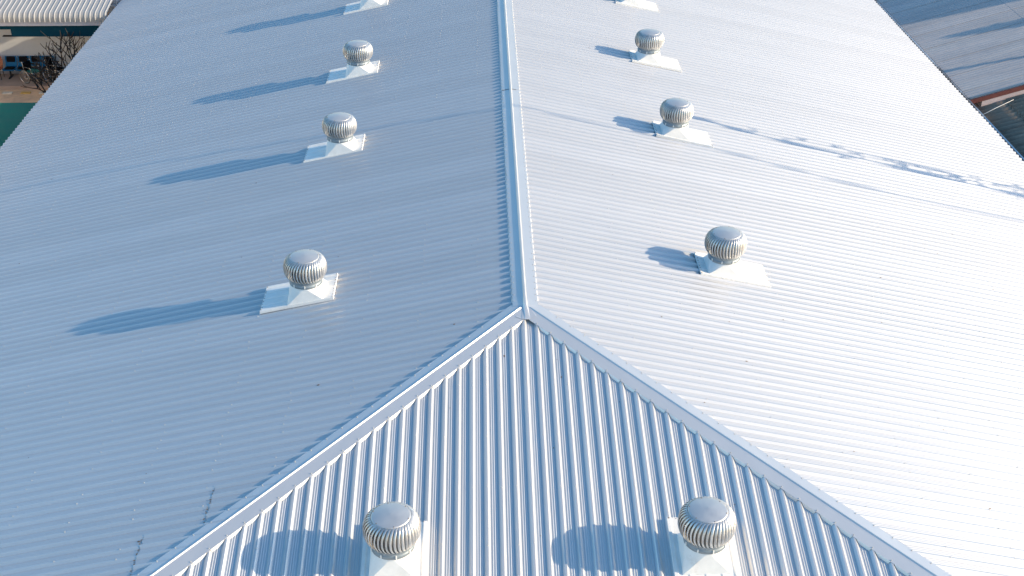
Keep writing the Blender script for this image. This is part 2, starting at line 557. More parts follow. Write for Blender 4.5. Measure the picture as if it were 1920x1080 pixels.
ap = MB()
zz = CAPH + 0.006
def apz(x, y): return min(-abs(x) * T, y * T if y < 0 else 0) + zz
ring_top = [(-0.25, 0.30), (-0.035, 0.30), (-0.012, 0.30), (0.012, 0.30), (0.035, 0.30), (0.25, 0.30)]
ring_mid = [(-0.25, 0.02), (-0.05, -0.02), (-0.015, -0.04), (0.015, -0.04), (0.05, -0.02), (0.25, 0.02)]
ring_bot = [(-0.20, -0.36), (-0.08, -0.42), (-0.02, -0.44), (0.02, -0.44), (0.08, -0.42), (0.20, -0.36)]
rows3 = []
for r, lift in ((ring_top, (0, 0, .031, .031, 0, 0)), (ring_mid, (0, .004, .032, .032, .004, 0)), (ring_bot, (0.001, 0.001, 0.004, 0.004, 0.001, .001))):
    rows3.append([ap.vert((x, y, apz(x, y) + l)) for (x, y), l in zip(r, lift)])
for a, b in zip(rows3, rows3[1:]):
    for k in range(5): ap.face((a[k], b[k], b[k + 1], a[k + 1]))
child(ap, 'apex_saddle_flashing', m_cap)

# walls, eave soffit and the right-hand gutter
for nm, bx in (('wall', (-15.5, -15.25, -15.2, YFAR - .5)), ('wall', (15.25, 15.5, -15.2, YFAR - .5)), ('wall', (-15.25, 15.25, -15.2, -14.95)), ('wall', (-15.25, 15.25, YFAR - .75, YFAR - .5))):
    w = MB(); w.box(bx[0], bx[1], bx[2], bx[3], GZ, -3.75); child(w, nm, m_wallw)
gb = MB(); gb.prism([(-15.2, YFAR - .7, -3.74), (15.2, YFAR - .7, -3.74), (0, YFAR - .7, -0.25)], [(-15.2, YFAR - .55, -3.74), (15.2, YFAR - .55, -3.74), (0, YFAR - .55, -0.25)])
child(gb, 'gable_panel', m_wallw)
for s in (-1, 1):
    f = MB(); f.box(*sorted((s * (WID - .12), s * (WID - .09))), -16.0, YFAR, -3.82, -3.64); child(f, 'eave_board', m_gutter)
gt = MB()
for a, b, z0, z1 in ((16.06, 16.08, -3.93, -3.72), (16.36, 16.39, -3.93, -3.70), (16.08, 16.36, -3.93, -3.90)):
    gt.box(a, b, -16.2, YFAR, z0, z1)
gt.box(16.345, 16.41, -16.2, YFAR, -3.70, -3.685)
child(gt, 'gutter', m_gutter)

# ------------------------------------------------------------------ turbine ventilators
NB = 42


def blade_mesh():
    mb = MB()
    prof = []
    n = 10
    for j in range(n + 1):
        s = j / n
        a = PI * (0.5 - s) * 0.88
        # from the lower ring to the top ring
        z = 0.448 + 0.459 * (0.5 - 0.5 * math.cos(PI * s))
        q = (z - 0.665) / (0.245 if z > 0.665 else 0.222)
        r = (0.305 if z > 0.665 else 0.342) + (0.150 if z > 0.665 else 0.113) * math.sqrt(max(0, 1 - q * q))
        prof.append((r, z, -0.20 * math.sin(PI * s) ** 0.9))
    w = 2 * PI / NB
    cross = [(-0.96, 0.85), (-0.72, 0.93), (-0.40, 0.995), (-0.10, 1.022), (0.08, 1.0)]
    rows_ = []
    for r, z, ph in prof:
        s = (z - 0.450) / 0.455
        damp = 0.35 + 0.65 * math.sin(PI * min(max(s, 0.0), 1.0)) ** 0.7
        rows_.append([mb.vert((r * (1 + (k - 1) * damp) * math.cos(ph + c * w), r * (1 + (k - 1) * damp) * math.sin(ph + c * w), z)) for c, k in cross])
    for a, b in zip(rows_, rows_[1:]):
        for k in range(len(cross) - 1): mb.face((a[k], a[k + 1], b[k + 1], b[k]), True)
    return mb.mesh('blade', m_blade)


ME_BLADE = blade_mesh()


def turbine(kind, fy0, fy1, fx0, fx1, by0, by1):
    """local +x runs down the slope; axis at the origin; z = 0 is the roof plane under the axis"""
    root = bpy.data.objects.new('turbine_ventilator', None); C.objects.link(root); root.empty_display_size = 0.2
    root.rotation_euler = (0, 0, {'L': PI, 'R': 0.0, 'H': -PI / 2}[kind])
    # flashing sheet with raised side edges, ribbed, over the roof ribs
    fl = MB()
    W_ = fy1 - fy0
    prof = [(fy0, -0.045), (fy0 + 0.004, 0.022), (fy0 + 0.06, 0.022), (fy0 + 0.075, 0.004)]
    for k in range(1, 4):
        y = fy0 + W_ * k / 4
        prof += [(y - 0.035, 0.004), (y - 0.016, 0.017), (y + 0.016, 0.017), (y + 0.035, 0.004)]
    prof += [(fy1 - 0.075, 0.004), (fy1 - 0.06, 0.022), (fy1 - 0.004, 0.022), (fy1, -0.045)]
    for x in (fx0, fx1):
        for y, h in prof: fl.vert((x, y, -x * T + h))
    n = len(prof)
    for k in range(n - 1): fl.face((k, n + k, n + k + 1, k + 1))
    for x in (fx0, fx1):                     # turned-down ends
        i = len(fl.v); d = 0.012 if x > 0 else -0.012
        for y, h in prof: fl.vert((x, y, -x * T + h))
        for y, h in prof: fl.vert((x + d, y, -(x + d) * T + min(h, 0.0) - 0.03))
        for k in range(n - 1): fl.face((i + k, i + k + 1, i + n + k + 1, i + n + k))
    fo = fl.build('base_flashing', m_white, root)
    rm = MB()                                # fixings and dark sealant along both ends of the flashing
    for x in (fx0 + 0.02, fx1 - 0.02):
        for k in range(9):
            y = fy0 + 0.05 + (W_ - 0.1) * k / 8 + random.uniform(-.015, .015)
            s = random.uniform(0.008, 0.017); h = 0.006 + (0.02 if k in (0, 8) else 0.012 if k % 2 == 0 else 0)
            rm.prism([(x + s * p, y + s * q, -x * T + h - .004) for p, q in c6], [(x + .6 * s * p, y + .6 * s * q, -x * T + h + 0.006) for p, q in c6])
    tag(rm.build('flashing_screws', m_rust, fo), kind='stuff')
    # square-to-round base
    b = MB(); hx = 0.39
    z0 = lambda x: -x * T + 0.006
    cor = [(hx, by1), (-hx, by1), (-hx, by0), (hx, by0)]
    n = 32; R0 = 0.335; ZC_ = 0.315
    circ = [b.vert((R0 * math.cos(2 * PI * k / n), R0 * math.sin(2 * PI * k / n), ZC_)) for k in range(n)]
    mid = [0, n // 4, n // 2, 3 * n // 4]
    for q in range(4):
        cx, cy = cor[q]
        ci = b.vert((cx, cy, z0(cx)))
        for k in range(n // 4):
            b.face((circ[(q * n // 4 + k) % n], ci, circ[(q * n // 4 + k + 1) % n])[::-1], True)
    for q in range(4):
        c0, c1 = cor[q], cor[(q + 1) % 4]
        apx = R0 * math.cos(2 * PI * mid[(q + 1) % 4] / n), R0 * math.sin(2 * PI * mid[(q + 1) % 4] / n), ZC_
        i = len(b.v); b.v += [(c0[0], c0[1], z0(c0[0])), (c1[0], c1[1], z0(c1[0])), apx]
        b.face((i, i + 1, i + 2))
        # skirt down into the flashing
        b.quad((c0[0], c0[1], z0(c0[0])), (c1[0], c1[1], z0(c1[0])), (c1[0], c1[1], z0(c1[0]) - 0.04), (c0[0], c0[1], z0(c0[0]) - 0.04))
    b.build('square_to_round_base', m_white, root)
    c = MB(); c.lathe([(0.335, 0.30), (0.352, 0.305), (0.352, 0.362), (0.345, 0.366), (0.345, 0.415), (0.352, 0.42), (0.352, 0.447), (0.33, 0.452)], 40)
    co = c.build('collar', m_collar, root)
    for k in range(9):
        a = 2 * PI * (k + 0.3) / 9
        t = MB(); mt = Matrix.Rotation(a, 4, 'Z'); t.box(0.346, 0.364, -0.010, 0.010, 0.318, 0.378, mt)
        t.build('bracket', m_white, co)
    for k in range(NB):
        inst('blade', ME_BLADE, root, (0, 0, 0), (0, 0, 2 * PI * k / NB))
    t = MB(); t.lathe([(0.0, 0.958), (0.03, 0.956), (0.10, 0.951), (0.20, 0.938), (0.29, 0.919), (0.316, 0.912), (0.318, 0.902), (0.30, 0.896)], 40)
    to = t.build('top_cap', m_tcap, root)
    r = MB()
    for k in range(6):
        a = 2 * PI * (k + .2) / 6; x, y = 0.295 * math.cos(a), 0.295 * math.sin(a)
        r.prism([(x + 0.010 * p, y + 0.010 * q, 0.915) for p, q in c6], [(x + 0.007 * p, y + 0.007 * q, 0.926) for p, q in c6])
    tag(r.build('rivets', m_rust, to), kind='stuff')
    return root


protos = {
    'L': turbine('L', -0.645, 0.41, -0.60, 0.97, -0.39, 0.39),
    'R': turbine('R', -0.43, 0.56, -0.56, 1.02, -0.39, 0.39),
    'H': turbine('H', -0.52, 0.52, -0.72, 0.95, -0.39, 0.39),
}
spots = [
    ('L', -4.60, 2.25, 'turbine ventilator on the left slope nearest the camera, above the left hip'),
    ('L', -4.60, 10.12, 'second turbine ventilator up the left slope, its shadow crossing a faint cable shadow'),
    ('L', -4.60, 16.12, 'third turbine ventilator up the left slope, wholly in view below the cut-off one'),
    ('L', -4.72, 23.22, 'topmost left ventilator, only its white base showing at the picture edge'),
    ('R', 4.51, 3.14, 'turbine ventilator on the bright right slope nearest the camera'),
    ('R', 4.51, 10.98, 'second turbine ventilator up the right slope, beside the tangled cable shadow'),
    ('R', 4.50, 17.02, 'third turbine ventilator up the right slope, wholly in view above the cable shadow'),
    ('R', 4.58, 23.25, 'topmost right ventilator, only its white base showing at the picture edge'),
    ('H', -2.30, -5.90, 'left of the two large turbine ventilators on the front hip slope'),
    ('H', 2.69, -5.88, 'right of the two large turbine ventilators on the front hip slope'),
]
seen = set()
for kind, x, y, lab in spots:
    o = protos[kind] if kind not in seen else copy_tree(protos[kind])
    seen.add(kind)
    o.location = (x, y, (-abs(x) if kind != 'H' else y) * T)
    o.rotation_euler.x += math.radians(random.uniform(-.9, .9)); o.rotation_euler.y += math.radians(random.uniform(-.9, .9))
    tag(o, lab, 'ventilator', 'turbine ventilators on the silver roof')
    # each head stopped at its own angle
    d = random.uniform(0, 2 * PI / NB)
    for ch in o.children:
        if ch.name.startswith('blade'): ch.rotation_euler.z += d


# ------------------------------------------------------------------ left-hand neighbour
def ribbed(mb, x0, pitch, n, line, rib=0.03, w=0.05, top=0.03):
    """ribs run along the polyline `line` of (y, z); profile repeats along x"""
    pr = []
    for k in range(n):
        x = x0 + k * pitch
        pr += [(x, 0), (x + pitch * .5, 0), (x + pitch * .5 + w * .5, rib), (x + pitch * .5 + w * .5 + top, rib), (x + pitch * .5 + w + top, 0)]
    pr.append((x0 + n * pitch, 0))
    nn = len(pr)
    nrm = []
    for j in range(len(line)):
        a = Vector(line[max(j - 1, 0)]); b = Vector(line[min(j + 1, len(line) - 1)])
        t = (b - a).normalized(); nrm.append(Vector((t.y, -t.x)) if False else Vector((-t.y, t.x)))
    base = len(mb.v)
    for (y, z), nv in zip(line, nrm):
        for x, h in pr: mb.vert((x, y + nv.x * h, z + nv.y * h))
    for j in range(len(line) - 1):
        for k in range(nn - 1):
            i = base + j * nn + k
            mb.face((i, i + 1, i + nn + 1, i + nn))


YW = 32.79
nb = empty('clinic_building', (-22, 36, GZ), 'low pale building with cream ribbed roof and dark blue beam at the upper left', 'building')
NOFF = Vector((22, -36, -GZ))
def nchild(mb, name, m, parent=nb):
    o = mb.build(name, m, parent); o.location = NOFF if parent is nb else (0, 0, 0); return o
# roof line: up the vertical lip, round the bullnose, then 9.8 degrees up
tl = math.tan(math.radians(9.8))
line = [(30.60, -3.97), (30.60, -3.86)]
for k in range(1, 7):
    a = PI - (PI / 2 - math.radians(9.8)) * k / 6
    line.append((30.60 + 0.26 + 0.26 * math.cos(a), -3.86 + 0.26 * math.sin(a)))
y_, z_ = line[-1]
line.append((44.0, z_ + (44.0 - y_) * tl))
for i in range(25):
    mb = MB(); ribbed(mb, -37.4 + i * 0.84, 0.21, 4, line, rib=0.024, w=0.04, top=0.022)
    nchild(mb, 'roof_sheet', m_cream)
w = MB(); w.box(-37.4, -16.45, 30.63, 30.70, -4.14, -3.985); nchild(w, 'eave_trim', m_fasc)
w = MB(); w.box(-20.55, -16.5, 30.80, 31.02, -4.66, -4.16); nchild(w, 'roof_beam', m_blue)
w = MB(); w.box(-37.4, -20.56, 30.80, 31.02, -4.34, -4.16); nchild(w, 'roof_beam', m_blue)
w = MB(); w.box(-20.95, -20.56, 30.82, 30.98, -4.67, -4.64); nchild(w, 'beam_bracket', m_dark)
w = MB(); w.box(-37.2, -16.6, YW, YW + .2, GZ, -3.95); nchild(w, 'wall', m_wall)
w = MB(); w.box(-37.2, -16.6, 43.4, 43.6, GZ, -1.6); nchild(w, 'wall', m_wall)
for x in (-37.2, -16.8):
    w = MB(); w.prism([(x, YW + .21, GZ), (x, 43.39, GZ), (x, 43.39, -1.65), (x, YW + .21, -3.5)], [(x + .2, YW + .21, GZ), (x + .2, 43.39, GZ), (x + .2, 43.39, -1.65), (x + .2, YW + .21, -3.5)]); nchild(w, 'wall', m_wall)
w = MB(); w.box(-37.2, -16.6, YW - 0.012, YW - 0.002, -7.0, -6.88); nchild(w, 'skirting', m_fasc)
for x in (-36.5, -28.5):
    w = MB(); w.box(x, x + .22, 30.80, 31.02, -7.0, -4.36); nchild(w, 'post', m_wall)
w = MB(); w.box(-38, -16.5, 31.17, YW - .001, GZ, -7.0); tag(w.build('walkway', m_slab), kind='structure')
for k in range(14):
    x = -28.4 + k * 0.78
    w = MB(); w.box(x, x + 0.40, 30.62, 30.84, GZ - .01, GZ + 0.035)
    o = w.build('kerb_block', m_kerby if k % 2 == 0 else m_kerbw)
    tag(o, kind='structure')

# ------------------------------------------------------------------ waiting bench
be = empty('waiting_bench', (-20.65, 32.35, -7.0), 'row of four blue seats with black pads against the pale wall', 'bench')
SP = 0.545
for k in range(4):
    x = (k - 1.5) * SP
    s = MB()
    pr = [(-0.30, 0.40), (-0.26, 0.425), (-0.05, 0.42), (0.10, 0.42), (0.17, 0.47), (0.22, 0.62), (0.26, 0.84), (0.265, 0.87)]
    for y, z in pr:
        for dx, dz in ((-0.25, 0.02), (-0.20, 0), (0.20, 0), (0.25, 0.02)): s.vert((x + dx, y, z + dz))
    for j in range(len(pr) - 1):
        for q in range(3): s.face((j * 4 + q, j * 4 + q + 1, j * 4 + q + 5, j * 4 + q + 4), True)
    i = len(s.v)
    for y, z in pr:
        for dx, dz in ((-0.25, 0.02), (-0.20, 0), (0.20, 0), (0.25, 0.02)): s.vert((x + dx, y + .012, z + dz - .02))
    for j in range(len(pr) - 1):
        for q in range(3): s.face((i + j * 4 + q, i + j * 4 + q + 4, i + j * 4 + q + 5, i + j * 4 + q + 1), True)
    sh = s.build('seat_shell', m_shell, be)
    p = MB()
    p.prism([(x + .20 * a, -0.08 + .17 * b_, 0.425) for a, b_ in ((-1, -.7), (-.8, -1), (.8, -1), (1, -.7), (1, .8), (.85, 1), (-.85, 1), (-1, .8))],
            [(x + .18 * a, -0.08 + .15 * b_, 0.465) for a, b_ in ((-1, -.7), (-.8, -1), (.8, -1), (1, -.7), (1, .8), (.85, 1), (-.85, 1), (-1, .8))])
    p.build('seat_pad', m_pad, sh)
    p = MB()
    oct_ = ((-1, -.6), (-.85, -1), (.85, -1), (1, -.6), (1, .7), (.85, 1), (-.85, 1), (-1, .7))
    p.prism([(x + .19 * a, 0.232 + .02 * b_, 0.74 + .125 * b_) for a, b_ in oct_], [(x + .17 * a, 0.19 + .02 * b_, 0.745 + .11 * b_) for a, b_ in oct_])
    p.build('back_pad', m_pad, sh)
b_ = MB(); b_.box(-1.12, 1.12, -0.04, 0.03, 0.33, 0.385); b_.build('beam', m_dark, be)
for x in (-0.85, 0.85):
    l = MB(); l.box(x - .03, x + .03, -0.03, 0.03, 0.0, 0.33); l.box(x - .03, x + .03, -0.28, 0.25, 0.0, 0.05); l.build('leg', m_dark, be)

oc = empty('orange_chair', (-22.02, 32.20, -7.0), 'terracotta chair cut by the left picture edge beside the blue seats', 'chair')
s = MB()
pr = [(-0.24, 0.44), (-0.2, 0.46), (0.12, 0.45), (0.18, 0.52), (0.24, 0.75), (0.27, 0.93)]
wd = [0.21, 0.24, 0.24, 0.23, 0.25, 0.17]
for (y, z), hw in zip(pr, wd):
    for dx in (-hw, hw): s.vert((dx, y, z))
for j in range(5): s.face((2 * j, 2 * j + 1, 2 * j + 3, 2 * j + 2), True)
i = len(s.v)
for (y, z), hw in zip(pr, wd):
    for dx in (-hw, hw): s.vert((dx, y + .012, z - .022))
for j in range(5): s.face((i + 2 * j, i + 2 * j + 2, i + 2 * j + 3, i + 2 * j + 1), True)
s.build('seat_shell', m_orange, oc)
for x, y in ((-.19, -.18), (.19, -.18), (-.19, .16), (.19, .16)):
    l = MB(); l.tube([(x, y, 0.44), (x * 1.1, y * 1.15, 0.0)], 0.014); l.build('leg', m_dark, oc)


# ------------------------------------------------------------------ wheelchairs
def wheelchair(loc, rz, label, seat_m):
    """local -y is forward"""
    t = empty('wheelchair', loc, label, 'wheelchair', 'wheelchairs on the walkway', rz)
    for s in (-1, 1):
        w = MB(); R_ = 0.30; x = s * 0.29
        w.tube([(x, 0.12 + R_ * math.cos(a), R_ + 0.01 + R_ * math.sin(a)) for a in [2 * PI * k / 28 for k in range(28)]], 0.016, closed=True)
        wo = w.build('wheel', m_dark, t)
        r = MB()
        r.tube([(x + s * .035, 0.12 + .265 * math.cos(a), R_ + 0.01 + .265 * math.sin(a)) for a in [2 * PI * k / 28 for k in range(28)]], 0.009, closed=True)
        r.tube([(x, 0.12 + .283 * math.cos(a), R_ + 0.01 + .283 * math.sin(a)) for a in [2 * PI * k / 28 for k in range(28)]], 0.010, closed=True)
        for k in range(12):
            a = 2 * PI * k / 12
            r.tube([(x, 0.12, R_ + .01), (x, 0.12 + .28 * math.cos(a), R_ + .01 + .28 * math.sin(a))], 0.003, n=4)
        r.tube([(x - .03, 0.12, R_ + .01), (x + .03, 0.12, R_ + .01)], 0.025, n=8)
        r.build('rim', m_chrome, wo)
        c_ = MB(); x = s * 0.22
        c_.tube([(x, -0.38 + .085 * math.cos(a), 0.10 + .085 * math.sin(a)) for a in [2 * PI * k / 14 for k in range(14)]], 0.016, closed=True)
        c_.tube([(x, -0.38, 0.10), (x, -0.38, 0.185), (x, -0.33, 0.26)], 0.011)
        c_.build('caster', m_dark, t)
        f = MB(); x = s * 0.23
        f.tube([(x, 0.30, 0.93), (x, 0.24, 0.94), (x, 0.21, 0.90), (x, 0.19, 0.50), (x, 0.17, 0.22), (x, -0.30, 0.22), (x, -0.36, 0.26), (x, -0.38, 0.50), (x, 0.18, 0.50)], 0.0125)
        f.tube([(x, 0.19, 0.72), (x, -0.16, 0.72), (x, -0.22, 0.68), (x, -0.24, 0.50)], 0.0125)
        f.tube([(x, -0.38, 0.48), (x * .95, -0.46, 0.30), (x * .9, -0.58, 0.10)], 0.0125)
        f.build('side_frame', m_chrome, t)
        a_ = MB(); a_.box(x - .025, x + .025, -0.14, 0.17, 0.735, 0.765); a_.build('armrest', m_pad, t)
        h = MB(); h.tube([(x, 0.29, 0.935), (x, 0.40, 0.925)], 0.018); h.build('push_handle', m_dark, t)
        p = MB(); p.box(x * .9 - (.16 if s > 0 else 0), x * .9 + (.16 if s < 0 else 0), -0.70, -0.56, 0.085, 0.10); p.build('footplate', m_chrome, t)
    s = MB(); s.box(-0.21, 0.21, -0.36, 0.17, 0.49, 0.525); s.build('seat', seat_m, t)
    b = MB()
    b.prism([(-.215, 0.20, 0.52), (.215, 0.20, 0.52), (.215, 0.225, 0.90), (-.215, 0.225, 0.90)], [(-.215, 0.175, 0.52), (.215, 0.175, 0.52), (.215, 0.20, 0.90), (-.215, 0.20, 0.90)])
    b.build('backrest', m_pad, t)
    x_ = MB(); x_.tube([(-.23, -.05, .22), (.23, -.05, .48)], 0.011); x_.tube([(.23, -.07, .22), (-.23, -.07, .48)], 0.011); x_.build('cross_brace', m_chrome, t)
    return t


wheelchair((-20.35, 31.72, -7.0), math.radians(62), 'chrome wheelchair with teal seat in front of the blue bench', m_tealseat)
wheelchair((-19.45, 32.0, -7.0), math.radians(75), 'second wheelchair half hidden by the bare branches at the roof edge', m_pad)


# ------------------------------------------------------------------ bare shrubs
def bare_tree(name, base, label, stems, seed):
    random.seed(seed)
    t = empty(name, base, label, 'shrub', 'bare shrubs beside the eave')
    trunk = MB(); tw = MB()
    def grow(mb, p, d, L, r, depth):
        pts = [p]; q = p.copy(); dd = d.copy()
        for k in range(4):
            dd = (dd + Vector((random.gauss(0, .10), random.gauss(0, .10), 0.09 + random.gauss(0, .05)))).normalized()
            q = q + dd * (L / 4); pts.append(q.copy())
        mb.tube(pts, [r * (1 - .09 * k) for k in range(5)], n=5)
        if depth == 0: return
        nch = 3 if random.random() < .12 else 2
        a0 = random.uniform(0, 2 * PI)
        for c in range(nch):
            a = a0 + 2 * PI * c / nch + random.gauss(0, .3)
            side = dd.cross(Vector((0.3, 0.2, 1))).normalized(); oth = dd.cross(side)
            nd = (dd * 1.0 + (side * math.cos(a) + oth * math.sin(a)) * random.uniform(.45, .8)).normalized()
            grow(tw, q, nd, L * random.uniform(.7, .95), r * .78, depth - 1)
    for d, L, r, dep in stems:
        grow(trunk, Vector((random.uniform(-.08, .08), random.uniform(-.08, .08), 0)), Vector(d).normalized(), L, r, dep)
    trunk.build('trunk', m_bark, t); tw.build('crown', m_bark, t)
    return t


bare_tree('bare_shrub', (-17.95, 30.35, GZ), 'tall leafless dark shrub against the pale wall at the roof edge',
          [((-.25, 0, 1), .80, .046, 4), ((.15, .1, 1), .82, .046, 4), ((-.6, -.1, .9), .72, .044, 4), ((-.1, -.3, 1), .78, .042, 4)], 5)
bare_tree('bare_shrub', (-18.75, 29.75, GZ), 'lower leafless dark shrub spreading over the tan paving above the teal canopy',
          [((-.8, .0, .55), .55, .042, 3), ((-.5, .2, .8), .55, .045, 4), ((-.9, -.2, .4), .52, .04, 3), ((.1, 0, 1), .6, .042, 4)], 12)

# ------------------------------------------------------------------ teal canopy
cp = empty('teal_canopy', (-20, 18, GZ), 'flat dark teal canopy in shade at the left picture edge below the eave', 'canopy')
w = MB()
nx, ny = 10, 14
X0, X1, Y0, Y1 = -23.6, -16.75, 13.0, 22.73
for lay in (0, -0.03):
    for j in range(ny + 1):
        for i in range(nx + 1):
            x = X0 + (X1 - X0) * i / nx; y = Y0 + (Y1 - Y0) * j / ny
            sag = -0.05 * math.sin(PI * (j / ny * 3 % 1)) * math.sin(PI * i / nx)
            w.vert((x + 20, y - 18, -4.50 - GZ + sag + lay))
nn = (nx + 1) * (ny + 1)
for j in range(ny):
    for i in range(nx):
        a = j * (nx + 1) + i
        w.face((a, a + 1, a + nx + 2, a + nx + 1), True); w.face((nn + a, nn + a + nx + 1, nn + a + nx + 2, nn + a + 1), True)
w.build('canvas', m_teal, cp)
for x in (-23.5, -16.85):
    for y in (13.1, 17.8, 22.62):
        p = MB(); p.tube([(x + 20, y - 18, 0), (x + 20, y - 18, -4.56 - GZ)], 0.04, n=8); p.build('post', m_fasc, cp)
for y in (13.1, 17.8, 22.62):
    p = MB(); p.box(X0 + 20.05, X1 + 19.95, y - 18.03, y - 17.97, -4.62 - GZ, -4.56 - GZ); p.build('rail', m_fasc, cp)

# ------------------------------------------------------------------ right-hand neighbours
TR = 0.25
SHEAR = 0.10                                # these roofs stand slightly skew to the big one


def corr(mb, x0, x1, z0, y0, n, pitch, amp, slope=TR, seg=6):
    """corrugations along x rising to +x"""
    pr = []
    for k in range(n * seg + 1):
        u = k / seg
        pr.append((y0 + u * pitch, amp * math.cos(2 * PI * u)))
    i = len(mb.v)
    for x in (x0, x1):
        for y, h in pr: mb.vert((x, y + (x - 16.42) * SHEAR, z0 + (x - 16.42) * slope + h))
    m = len(pr)
    for k in range(m - 1): mb.face((i + k, i + m + k, i + m + k + 1, i + k + 1), True)


gr = empty('grey_roofed_building', (22, 33, GZ), 'neighbouring building with weathered grey metal roof at the upper right', 'building')
GOFF = Vector((-22, -33, -GZ))
def gchild(mb, name, m):
    o = mb.build(name, m, gr); o.location = GOFF; return o
for i in range(34):
    y = 20.42 + i * 0.76
    for x0, x1, dz in ((16.45, 20.6, 0.0), (20.45, 24.4, 0.003), (24.25, 28.2, 0.006)):
        mb = MB(); corr(mb, x0, x1, -3.72 + dz + (i % 2) * 0.006, y - 0.01, 4, 0.195, 0.012)
        gchild(mb, 'roof_sheet', m_greyroof)
w = MB()
w.tube([(16.45, 20.46, -3.70), (28.2, 20.46 + 11.77 * SHEAR, -3.70 + 11.77 * TR)], 0.055, n=8); gchild(w, 'edge_roll', m_greyroof)
zz0 = lambda x: -3.72 + (x - 16.42) * TR
w = MB(); w.prism([(16.43, 20.34, zz0(16.43) - .16), (28.2, 20.34 + 11.77 * SHEAR, zz0(28.2) - .16), (28.2, 20.34 + 11.77 * SHEAR, zz0(28.2) + .0), (16.43, 20.34, zz0(16.43) + .0)],
                  [(16.43, 20.39, zz0(16.43) - .16), (28.2, 20.39 + 11.77 * SHEAR, zz0(28.2) - .16), (28.2, 20.39 + 11.77 * SHEAR, zz0(28.2) + .0), (16.43, 20.39, zz0(16.43) + .0)])
gchild(w, 'barge_board', m_red)
w = MB(); w.prism([(16.9, 20.41, GZ), (28.1, 20.41 + 11.67 * SHEAR, GZ), (28.1, 20.41 + 11.67 * SHEAR, zz0(28.1) - .1), (16.9, 20.41, zz0(16.9) - .1)],
                  [(16.9, 20.6, GZ), (28.1, 20.6 + 11.67 * SHEAR, GZ), (28.1, 20.6 + 11.67 * SHEAR, zz0(28.1) - .1), (16.9, 20.6, zz0(16.9) - .1)]); gchild(w, 'gable_wall', m_pink)
w = MB(); w.box(16.9, 17.05, 20.62, 46.2, GZ, -3.85); gchild(w, 'wall', m_pink)
w = MB(); w.box(27.95, 28.1, 21.82, 46.2, GZ, -1.1); gchild(w, 'wall', m_pink)

dk = empty('dark_roofed_shed', (21, 15, GZ), 'lower shed with dark corrugated fibre cement roof at the right picture edge', 'shed')
DOFF = Vector((-21, -15, -GZ))
def dchild(mb, name, m):
    o = mb.build(name, m, dk); o.location = DOFF; return o
for i in range(12):
    y = 20.28 - (i + 1) * 1.12
    for x0, x1, dz in ((16.46, 17.82, 0.0), (17.72, 20.2, 0.045), (20.1, 22.4, 0.09), (22.3, 24.6, 0.135)):
        mb = MB(); corr(mb, x0, x1, -4.10 + dz + 0.01 * (i % 2), y, 4, 0.28, 0.05, seg=8)
        # visible sheet edge
        k0 = len(mb.v); m_ = len(mb.v) // 2
        for k in range(m_):
            x, yy, z = mb.v[k]; mb.vert((x + .002, yy, z - 0.03))
        for k in range(m_ - 1): mb.face((k, k + 1, k0 + k + 1, k0 + k))
        dchild(mb, 'roof_sheet', m_asb)
for x in (16.95, 24.3):
    w = MB(); w.box(x, x + .15, 7.0, 20.2, GZ, -4.25 + (x - 16.42) * TR - 0.1); dchild(w, 'wall', m_wallw)
w = MB(); w.prism([(17.1, 7.0, GZ), (24.3, 7.0, GZ), (24.3, 7.0, -4.25 + 7.5 * TR), (17.1, 7.0, -4.2)], [(17.1, 7.15, GZ), (24.3, 7.15, GZ), (24.3, 7.15, -4.25 + 7.5 * TR), (17.1, 7.15, -4.2)]); dchild(w, 'wall', m_wallw)
w = MB(); w.box(24.8, 28.5, 6.0, 17.6, GZ, -0.05); dchild(w, 'shade_box', m_wallw)  # unseen box added to throw shade on the near part of this roof
w = MB(); w.tube([(16.40, 18.95, -3.69), (17.1, 19.5, -3.64), (17.85, 20.05, -3.58)], 0.008)
tag(w.build('white_wire', m_white), 'thin white wire stretched from the gutter over the dark corrugated roof', 'wire')


# ------------------------------------------------------------------ things beyond the right of the frame that throw shadows in it
def sun_line(P, A, m):
    """the point on the sun ray through shadow point P that lies on the line z = A.z + m (x - A.x)"""
    t = (A[1] + m * (P[0] - A[0]) - P[2]) / (SUN.z - m)
    return Vector((P[0] + t, P[1] + SUN.y * t, P[2] + SUN.z * t))


def on_roof(x, y): return (x, y, -abs(x) * T - 0.03)


def cable(name, pts, rad, label):
    w = MB(); w.tube(pts, rad, n=8)
    return tag(w.build(name, m_cable), label, 'cable', 'overhead cables beyond the right edge')


A1, A2 = (17.3, 3.5), (21.2, 10.7)
low = [(5.0, 12.72), (6.81, 12.34), (8.34, 12.13), (9.93, 12.07), (11.49, 11.93), (13.07, 11.81), (14.67, 11.70), (16.4, 11.6)]
cable('overhead_cable', [sun_line(on_roof(*p), A1, -.465) for p in low] + [Vector((29, 9.5, -1.2)), Vector((36, 9.0, -1.6))], 0.075, 'thick lower cable whose shadow crosses the right slope')
upc = [(5.0, 12.80), (6.5, 12.52), (8.0, 12.52), (9.41, 12.55), (10.69, 12.46), (12.0, 12.42), (12.95, 12.38), (14.0, 12.24), (15.11, 12.18), (16.4, 12.05)]
cable('overhead_cable', [sun_line(on_roof(*p), A1, -.465) for p in upc] + [Vector((29, 9.9, -1.1)), Vector((36, 9.4, -1.5))], 0.03, 'thin upper cable whose shadow runs beside the loops')
single = [(-16.0, 12.45), (-13.2, 12.36), (-10.8, 12.18), (-7.6, 11.77), (-3.8, 11.19), (-0.3, 10.68)]
